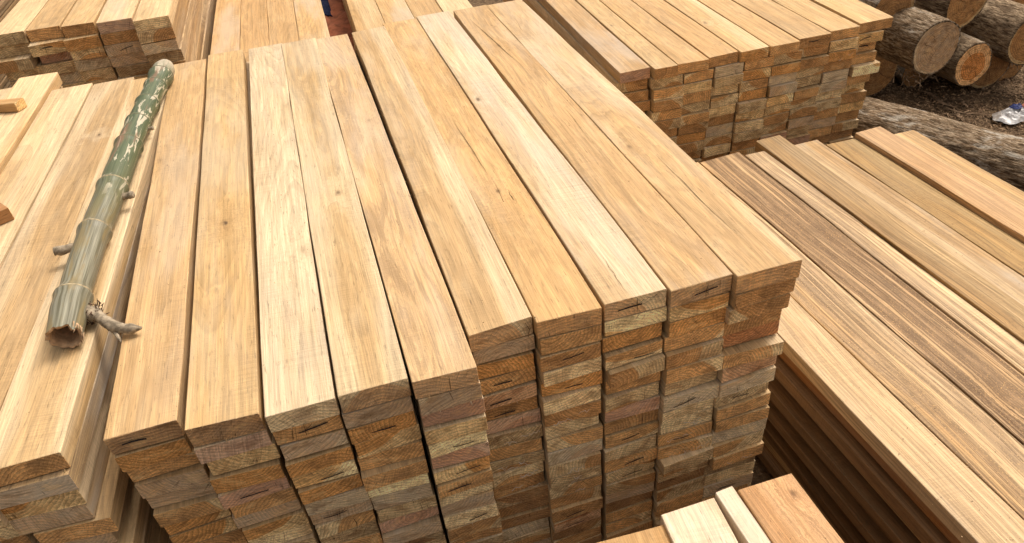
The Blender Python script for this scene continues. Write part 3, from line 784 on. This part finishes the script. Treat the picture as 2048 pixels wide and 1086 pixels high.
for q in range(130):
    a = Vector((bx_ + .044 + random.uniform(-.014, .024), by_ - .02 + random.uniform(-.02, .02), ZBM + .028 + random.uniform(-.018, .012))) - P0
    d = Vector((random.uniform(-1, 1), random.uniform(-1, 1), random.uniform(-.4, 1))).normalized() * random.uniform(.006, .024)
    v, f = tube([a, a + d * .5, a + d + Vector((0, 0, random.uniform(-.004, .004)))], [.0022, .0015, .0006], 5)
    b = len(rv); rv += v; rf += [tuple(b + i for i in ff) for ff in f]
link('root_fibres', mesh('root_fibres', rv, rf), [MTWIGD], br)
def stub(p, d, r, L):
    pts, rs = lerp_path([(*p, r), (*(Vector(p) + Vector(d) * L * .5), r * .95), (*(Vector(p) + Vector(d) * L * .8), r * 1.15), (*(Vector(p) + Vector(d) * L), r * .9)], 9)
    v, f = tube([q - P0 for q in pts], rs, 12, .3, seed=p[1])
    link('branch_stub', mesh('branch_stub', v, f, smooth=True), [MTWIG], root)
stub((axis(1.84) - .030, 1.835, ZBM + .040), Vector((-1, -.12, .05)).normalized(), .0115, .058)
stub((axis(2.07) + .034, 2.065, ZBM + .036), Vector((1, -.1, .1)).normalized(), .010, .034)
stub((axis(2.53) + .036, 2.53, ZBM + .030), Vector((1, -.1, .1)).normalized(), .006, .018)

# ------------------------------------------------------------------ logs
def mat_bark(name, dark, mid, light, lich):
    n = NB(name); x, y, z = n.sep(n.attr('lc').outputs['Vector'])
    h_ = z
    p = n.xyz(n.mul(n.m('COSINE', x), 1.), n.mul(y, 1.), n.m('SINE', x))
    fis = n.noise(n.xyz(n.mul(n.m('COSINE', x), 22), n.mul(y, 16), n.mul(n.m('SINE', x), 22)), 1, 5, .75, .3)
    fine = n.noise(n.xyz(n.mul(n.m('COSINE', x), 70), n.mul(y, 60), n.mul(n.m('SINE', x), 70)), 1, 4, .75)
    big = n.noise(n.xyz(n.mul(n.m('COSINE', x), 2.0), n.mul(y, 3.5), n.mul(n.m('SINE', x), 2.0)), 1, 5, .65, .5)
    col = n.mix(n.ss(h_, -.4, .5), dark, mid)
    col = n.mix(n.mul(n.ss(fis, .45, .62), .8), col, light)
    col = n.mix(n.mul(n.ss(fis, .46, .36), .8), col, dark)
    col = n.mix(n.mul(n.ss(big, .54, .64), lich), col, n.mix(n.ss(fine, .35, .6), light, (.52, .49, .44)))
    col = n.mix(n.mul(n.ss(big, .46, .36), .6), col, dark)
    col = n.scale(col, n.ss(fine, .32, .68, .45, 1.45))
    return n.fin(col, .92, .1, n.add(fis, n.mul(fine, .6)), 1.0, .012)
MBARK = [mat_bark('grey_bark', (.060, .038, .022), (.24, .160, .095), (.50, .40, .29), .9), mat_bark('brown_bark', (.080, .050, .030), (.31, .22, .14), (.52, .40, .27), .35)]
LOG_END = {  # end tint, heart radius share, weather
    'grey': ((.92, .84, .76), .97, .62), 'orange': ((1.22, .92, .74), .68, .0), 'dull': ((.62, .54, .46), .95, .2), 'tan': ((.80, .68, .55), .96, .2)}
def log(near, ang_deg, L, R, bark, end, label, seed, group='cut logs piled beyond the planks', tiltz=0., ecc=.08, taper=.0):
    """near = world centre of the sawn end facing us; the log runs away from it"""
    random.seed(seed)
    a = R_(ang_deg); d = Vector((math.sin(a), math.cos(a), tiltz)).normalized()
    u = Vector((0, 0, 1)).cross(d).normalized() * -1; v = u.cross(d)
    if v.z < 0: v = -v
    NAg = 132; NL = max(60, int(L / .016)); root = empty('log', near); tag(root, label, 'log', group)
    vs = []; fs = []; lc = []
    def rad(th, y):
        c_, s_ = math.cos(th), math.sin(th)
        b = 1 + ecc * math.cos(2 * th + seed) * .5 + .05 * mnoise.noise(Vector((c_ * .9 + seed, s_ * .9, y * .8)))
        b += .05 * mnoise.noise(Vector((c_ * 1.8, s_ * 1.8 + seed, y * 3)))
        return R * b * (1 - taper * y)
    for i in range(NL + 1):
        y = L * i / NL
        for k in range(NAg):
            th = 2 * math.pi * k / NAg; c_, s_ = math.cos(th), math.sin(th)
            rr = rad(th, y)
            rg = 1 - abs(mnoise.noise(Vector((c_ * R * 75 + seed, s_ * R * 75, y * 12)))) * 2.2
            rg2 = mnoise.noise(Vector((c_ * R * 110, s_ * R * 110 + seed, y * 26)))
            hgt = -.5 * max(0, rg) ** 3 + .35 * rg2
            e = min(1, i / 2.) if i < 3 else 1
            rr += hgt * .011 * e
            vs.append(u * rr * c_ + v * rr * s_ + d * (y + .004 * mnoise.noise(Vector((c_ * 4, s_ * 4, seed))) * (1 - min(1, y * 8)))); lc.append((th + seed, y + seed, hgt + .3))
    for i in range(NL):
        for k in range(NAg):
            k2 = (k + 1) % NAg; fs.append((i * NAg + k, i * NAg + k2, (i + 1) * NAg + k2, (i + 1) * NAg + k))
    b0 = len(vs)
    for k in range(NAg):
        th = 2 * math.pi * k / NAg; rr = rad(th, 0) * .925
        vs.append(u * rr * math.cos(th) + v * rr * math.sin(th) + d * (.002 + .004 * mnoise.noise(Vector((math.cos(th) * 9, math.sin(th) * 9, seed))))); lc.append((th + seed, seed, -.6))
    for k in range(NAg): fs.append((k, b0 + k, b0 + (k + 1) % NAg, (k + 1) % NAg))
    me = mesh('bark', vs, fs, smooth=True)
    at_ = me.attributes.new('lc', 'FLOAT_VECTOR', 'POINT'); at_.data.foreach_set('vector', [c for w_ in lc for c in w_])
    link('bark', me, [MBARK[bark]], root)
    et, hr, wth = LOG_END[end]
    for yy, sgn in ((0, -1), (L, 1)):
        vs = [d * (yy - sgn * .0)]; lc = [(0, 0, 0)]; NR = 14
        for q in range(1, NR + 1):
            for k in range(NAg):
                th = 2 * math.pi * k / NAg; rr = rad(th, yy) * q / NR * (.985 if q == NR else 1)
                rr = rad(th, yy) * q / NR * (.945 if yy == 0 else 1)
                bump = .0025 * mnoise.noise(Vector((math.cos(th) * q * .5, math.sin(th) * q * .5, seed)))
                vs.append(u * rr * math.cos(th) + v * rr * math.sin(th) + d * (yy + bump - (.001 if q < NR else 0) * -sgn * -1)); rn = R * q / NR
                lc.append((rn * math.cos(th), 0, rn * math.sin(th)))
        fs = [(0, 1 + (k + 1) % NAg, 1 + k) for k in range(NAg)]
        for q in range(NR - 1):
            for k in range(NAg):
                k2 = (k + 1) % NAg; a0 = 1 + q * NAg; fs.append((a0 + k, a0 + k2, a0 + NAg + k2, a0 + NAg + k))
        me = mesh('sawn_end', vs, fs, smooth=False)
        nv = len(vs)
        for nm, val in (('lc', None), ('sd', (seed * 1.7, .2, wth)), ('etint', et), ('pith', (.1 * R * math.sin(seed), .1 * R * math.cos(seed), R * hr)), ('knot', (9, 9, 0))):
            at_ = me.attributes.new(nm, 'FLOAT_VECTOR', 'POINT'); at_.data.foreach_set('vector', [c for w_ in (lc if val is None else [val] * nv) for c in w_])
        link('sawn_end', me, [MLOGEND], root)
        if yy == 0 and True:   # drying cracks across the near end
            cv = []; cf = []
            for q in range(random.randint(3, 5)):
                th = random.uniform(0, 6.28); r0 = 0 if q < 2 else random.uniform(.1, .4) * R; r1 = R * random.uniform(.6, .92); b0 = len(cv); nn = 9
                for t in range(nn + 1):
                    r_ = r0 + (r1 - r0) * t / nn; th2 = th + .12 * mnoise.noise(Vector((t * .6, q, seed)))
                    wv = .0013 * math.sin(math.pi * (t + .3) / (nn + .6))
                    cc = u * r_ * math.cos(th2) + v * r_ * math.sin(th2) - d * .0045; pp_ = -u * math.sin(th2) + v * math.cos(th2)
                    cv += [cc - pp_ * wv, cc + pp_ * wv]
                for t in range(nn): cf.append((b0 + 2 * t, b0 + 2 * t + 1, b0 + 2 * t + 3, b0 + 2 * t + 2))
            link('drying_cracks', mesh('drying_cracks', cv, cf), [MCRACK], root)
    return root
def W3(px, py, dep):
    return CR @ Vector(((px - 1024), (py - 543), F_PX)) * (dep / F_PX) + Vector((0, 0, CAMH))
log(W3(1873, 97, 4.05), -4, 1.15, .160, 0, 'grey', 'thick grey-barked log with wide grey-brown sawn end, beside the back right stack', 1.3)
log(W3(1947, 129, 4.45), 2, 1.3, .132, 1, 'orange', 'smaller log with orange heart and pale ring around its sawn end', 2.9)
log(W3(1786, 24, 4.12), -4, 1.6, .152, 0, 'dull', 'log with brown oval end partly hidden by the corner of the back right stack', 4.1)
log(W3(1936, 6, 4.38), -6, 1.0, .160, 1, 'tan', 'brown log with tan sawn end at the top edge, above the orange-hearted log', 5.7)
log(W3(2064, 80, 4.42), 0, 1.6, .168, 1, 'tan', 'long brown fissured log cut off by the right edge of the photo', 6.6)
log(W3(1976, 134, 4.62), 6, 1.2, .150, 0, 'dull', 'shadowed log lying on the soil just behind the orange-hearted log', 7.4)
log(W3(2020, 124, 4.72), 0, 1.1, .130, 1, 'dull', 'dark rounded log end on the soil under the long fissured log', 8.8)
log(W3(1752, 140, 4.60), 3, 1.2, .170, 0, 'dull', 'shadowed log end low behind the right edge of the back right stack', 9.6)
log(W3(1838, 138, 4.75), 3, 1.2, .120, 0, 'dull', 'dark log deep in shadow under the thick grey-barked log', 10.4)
log(W3(1892, 22, 5.0), -4, 1.2, .13, 1, 'tan', 'small brown log wedged behind, between the thick grey-barked log and the tan-ended log', 12.3)
log(W3(2040, -12, 5.1), -2, 1.2, .15, 1, 'tan', 'brown log at the top right corner, above the long fissured log', 15.3)
log(W3(1800, -8, 5.6), 70, 1.9, .17, 1, 'tan', 'rough brown log lying behind, between two sawn ends at the top edge', 11.2)
# the long log on the ground
FC = Vector((2.70, 3.306922319061242, .172))
fd = Vector((.427, -.904, 0)).normalized()
n_end = FC + fd * 1.75
log((n_end.x, n_end.y, .165), math.degrees(math.atan2(-fd.x, -fd.y)), 2.2, .172, 0, 'tan', 'long grey and white lichened log lying on the soil behind the right stack', 13.4, group=None, ecc=.04)

# ------------------------------------------------------------------ litter on the soil
random.seed(91)
MCH1 = flat('wood_chip', (.33, .225, .14), .9, .1, .5, 9); MCH2 = flat('bark_chip', (.13, .085, .055), .9, .1, .5, 9)
MSAW = flat('sawdust_crumb', (.62, .45, .26), .9, .1, .4, 300)
vs = []; fs = []; mi = []
def gz(x, y): return .05 * (mnoise.noise(Vector((x * 1.1, y * 1.1, 0)))) + .014 * mnoise.noise(Vector((x * 7, y * 7, 3)))
for q in range(17000):
    x = random.uniform(2.5, 5.6); y = random.uniform(1.9, 6.5)
    if q % 3 == 0: x = random.uniform(2.7, 4.6); y = random.uniform(2.4, 4.2)
    L = random.uniform(.006, .03); Wd = L * random.uniform(.12, .5); a = random.uniform(0, 6.28); tl = random.uniform(-.6, .6)
    dx, dy = math.cos(a) * L / 2, math.sin(a) * L / 2; nx, ny = -math.sin(a) * Wd / 2, math.cos(a) * Wd / 2
    z = gz(x, y) + .003 + random.uniform(0, .006); dz = tl * L / 3; cz_ = random.uniform(.0, .3) * L
    b = len(vs); vs += [(x - dx - nx, y - dy - ny, z - dz), (x - dx + nx, y - dy + ny, z - dz), (x + dx * .9 + nx, y + dy * .9 + ny, z + dz), (x + dx - nx * .6, y + dy - ny * .6, z + dz), (x, y, z + cz_ + .002)]
    for t in range(4): fs.append((b + t, b + (t + 1) % 4, b + 4)); mi.append(0 if random.random() < .45 else 1)
tag(link('wood_chips', mesh('wood_chips', vs, fs, mi), [MCH1, MCH2]), 'brown wood chips and bark crumbs strewn over the soil round the logs', 'wood chips', kind='stuff')
# strips of bark
def bark_strip(px, py, px2, py2, w_, label, lift=.01, seed=0):
    random.seed(seed); a = up(px, py, CAMH - .02); b = up(px2, py2, CAMH - .02); n_ = 16; vs = []; fs = []
    d = (b - a); sd_ = Vector((-d.y, d.x, 0)).normalized()
    for i in range(n_ + 1):
        t = i / n_; p = a + d * t + sd_ * .03 * mnoise.noise(Vector((t * 2.2, seed, 0))); z = gz(p.x, p.y) + .008 + lift * (math.sin(t * 5 + seed) + 1)
        ww = w_ * (.35 + .65 * math.sin(math.pi * min(1, max(0, t * .9 + .08))))
        for k, (o_, zz) in enumerate(((-1, 0), (0, .35), (1, 0), (0, -.1))):
            vs.append((p.x + sd_.x * ww * o_, p.y + sd_.y * ww * o_, z + zz * ww))
    for i in range(n_):
        for k in range(4): fs.append((i * 4 + k, i * 4 + (k + 1) % 4, i * 4 + 4 + (k + 1) % 4, i * 4 + 4 + k))
    fs += [(0, 1, 2, 3), tuple(n_ * 4 + k for k in (3, 2, 1, 0))]
    o = link('bark_strip', mesh('bark_strip', vs, fs), [MCHS]); tag(o, label, 'bark strip', 'bark strips on the soil')
MCHS = flat('peeled_bark', (.17, .115, .075), .9, .1, .5, 20)
bark_strip(1838, 180, 1915, 210, .016, 'broad curled bark strip on the soil below the shadowed logs', .012, 1)
bark_strip(1890, 212, 1985, 228, .008, 'thin pale bark strip pointing at the plastic bag', .008, 2)
bark_strip(1862, 195, 1932, 196, .007, 'dark thin bark strip crossing behind the broad curled one', .012, 3)
bark_strip(1922, 190, 1935, 212, .010, 'short bark strip standing between the two thin strips', .012, 4)
bark_strip(1905, 222, 1930, 236, .009, 'stubby bark strip close to the lichened log on the ground', .006, 5)
# shreds of bark hanging about the logs
vs = []; fs = []
random.seed(97)
cl = [(W3(1850, 150, 4.6), 60, .08), (W3(2045, 118, 4.55), 90, .06), (W3(1900, 28, 5.3), 160, .16), (W3(1878, 18, 5.4), 90, .12)]
for c_, nq, sp_ in cl:
    for q in range(nq):
        a = c_ + Vector((random.gauss(0, sp_), random.gauss(0, sp_), random.gauss(0, sp_ * .25))); d = Vector((random.uniform(-1, 1), random.uniform(-1, 1), random.uniform(-.6, .4))).normalized() * random.uniform(.03, .09)
        s_ = Vector((-d.y, d.x, 0)).normalized() * random.uniform(.002, .005); k = Vector((0, 0, random.uniform(-.02, .02)))
        b = len(vs); vs += [a - s_, a + s_, a + d * .5 + k + s_, a + d * .5 + k - s_, a + d]
        fs += [(b, b + 1, b + 2, b + 3), (b + 3, b + 2, b + 4)]
tag(link('bark_shreds', mesh('bark_shreds', vs, fs), [MCHS]), 'tangled shreds of peeled bark clinging around the log pile', 'bark shreds', kind='stuff')

# sawdust crumbs on the planks
random.seed(111)
vs = []; fs = []; mi = []
def crumb(x, y, z, L):
    a = random.uniform(0, 6.28); b = len(vs); w_ = L * random.uniform(.25, .8)
    dx, dy = math.cos(a) * L, math.sin(a) * L; nx, ny = -math.sin(a) * w_, math.cos(a) * w_
    vs.extend([(x - dx, y - dy, z), (x + nx, y + ny, z), (x + dx, y + dy, z), (x - nx, y - ny, z), (x, y, z + L * random.uniform(.3, .9))])
    k = 0 if random.random() < .7 else 1
    for t in range(4): fs.append((b + t, b + (t + 1) % 4, b + 4)); mi.append(k)
    fs.append((b + 3, b + 2, b + 1, b)); mi.append(k)
for q in range(2600):
    c = random.randrange(10); edge = random.random() < .5
    x = (random.choice((XL[c] + .005, XR[c] - .006)) + random.gauss(0, .004)) if edge else random.uniform(XL[c] + .004, XR[c] - .004)
    x = min(max(x, XL[c] + .003), XR[c] - .004)
    crumb(x, random.uniform(YF[c] + .01, YB[c] - .02), ZT + .0004, random.choice((.0006, .0008, .001, .0014, .002)))
for q in range(1500):
    y = random.uniform(1.2, 3.1); crumb(random.uniform(-1.25, -.66) + (y - 1.14) * .045, y, AZ_ + .0004, random.choice((.0006, .0008, .001, .0016)))
for q in range(3500):
    y = random.uniform(.5, 2.25); x = random.uniform(1.15, 2.38)
    crumb(x, y, ZE + .001, random.choice((.0008, .001, .0014, .002)))
for q in range(260):
    crumb(random.uniform(.71, .83), random.uniform(.4, .86), GZ - 1.4995, random.choice((.0008, .0012, .002)))
tag(link('sawdust', mesh('sawdust', vs, fs, mi), [MSAW, MCH2]), 'pale sawdust crumbs scattered over the tops of the plank stacks', 'sawdust', kind='stuff')

# plastic bag
def mat_plastic():
    n = NB('clear_plastic'); o = n.obj()
    f = n.noise(o, 14, 4, .6, .6)
    col = n.mix(n.ss(f, .45, .62), (.45, .45, .47), (.25, .22, .20))
    return n.fin(col, .3, .6, f, .6, .01)
MPL = mat_plastic(); MBLUE = flat('blue_print', (.02, .035, .16), .5, .4, .4, 30); MPK = flat('pink_print', (.65, .25, .16), .6, .3, .3, 30)
random.seed(101)
bc = up(2034, 232, CAMH - .02)
bagroot = empty('plastic_bag', (bc.x, bc.y, bc.z)); tag(bagroot, 'crumpled whitish plastic bag with blue print lying on the soil at the right', 'plastic bag')
def crumple(cx_, cy_, rx, ry, hh, ns, seed, mat, name, parent, z0=0):
    vs = []; fs = []; NR_, NT = 14, 40
    for i in range(NR_ + 1):
        for k in range(NT):
            th = 2 * math.pi * k / NT; q = i / NR_
            edge = 1 + .35 * mnoise.noise(Vector((math.cos(th) * 2 + seed, math.sin(th) * 2, 0)))
            x = cx_ + rx * q * edge * math.cos(th); y = cy_ + ry * q * edge * math.sin(th)
            rid = abs(mnoise.noise(Vector((x * ns + seed, y * ns, 1)))) + .5 * abs(mnoise.noise(Vector((x * ns * 2.3, y * ns * 2.3 + seed, 2))))
            vs.append((x, y, z0 + hh * (1 - q ** 2) * (.45 + 1.3 * rid)))
    for i in range(NR_):
        for k in range(NT):
            k2 = (k + 1) % NT; fs.append((i * NT + k, (i + 1) * NT + k, (i + 1) * NT + k2, i * NT + k2))
    return link(name, mesh(name, vs, fs), [mat], parent)
crumple(0, 0, .145, .085, .05, 12, 1.0, MPL, 'bag_film', bagroot)
crumple(-.005, .022, .036, .026, .022, 30, 2.0, MBLUE, 'blue_patch', bagroot, .050)
crumple(.050, .018, .020, .018, .02, 30, 3.0, MPK, 'pink_patch', bagroot, .045)
# small plastic scrap by the stack
p = up(1722, 268, CAMH - .05)
sc_ = crumple(p.x, p.y, .05, .04, .03, 20, 5.0, MPL, 'plastic_scrap', None, .02); tag(sc_, 'small white plastic scrap at the foot of the back right stack', 'plastic scrap')

# clothing seen in the gap between two back stacks
MTARP = flat('red_brown_tarp', (.30, .105, .055), .8, .2, .35, 16); MNAVY = flat('navy_cloth', (.012, .016, .045), .9, .1, .3, 30); MGREY = flat('pale_cloth', (.50, .42, .38), .9, .1, .4, 20)
def cloth(name, cx_, cy_, z, sx, sy, amp, ns, mat, label, cat, seed, slope=0.):
    vs = []; fs = []; n1, n2 = 26, 60
    for j in range(n2 + 1):
        for i in range(n1 + 1):
            u_ = i / n1 - .5; v_ = j / n2 - .5
            x = cx_ + u_ * sx; y = cy_ + v_ * sy
            vs.append((x, y, z + slope * v_ + amp * (mnoise.noise(Vector((x * ns + seed, y * ns * .7, 0))) + .5 * abs(mnoise.noise(Vector((x * ns * 3, y * ns * 2, seed))))) - .9 * abs(u_) ** 3 * sx))
    for j in range(n2):
        for i in range(n1):
            a = j * (n1 + 1) + i; fs.append((a, a + 1, a + n1 + 2, a + n1 + 1))
    o = link(name, mesh(name, vs, fs, smooth=True), [mat]); tag(o, label, cat)
    md = o.modifiers.new('thickness', 'SOLIDIFY'); md.thickness = .004; md.offset = -1
    return o
cloth('tarp', .20, 4.9, GZ - 1.45, .22, 2.6, .035, 9, MTARP, 'crumpled red-brown tarp in the gap between the two back middle stacks', 'tarp', 2, .1)
cloth('cloth_bundle', .135, 5.02, GZ - 1.42, .070, .42, .02, 12, MNAVY, 'dark navy cloth tucked against the back middle stack in the gap', 'cloth', 4, .1)
cloth('cloth_bundle', .185, 5.45, GZ - 1.34, .12, .45, .03, 10, MGREY, 'pale crumpled cloth at the top of the gap between the back stacks', 'cloth', 6, .1)
sort_boards()
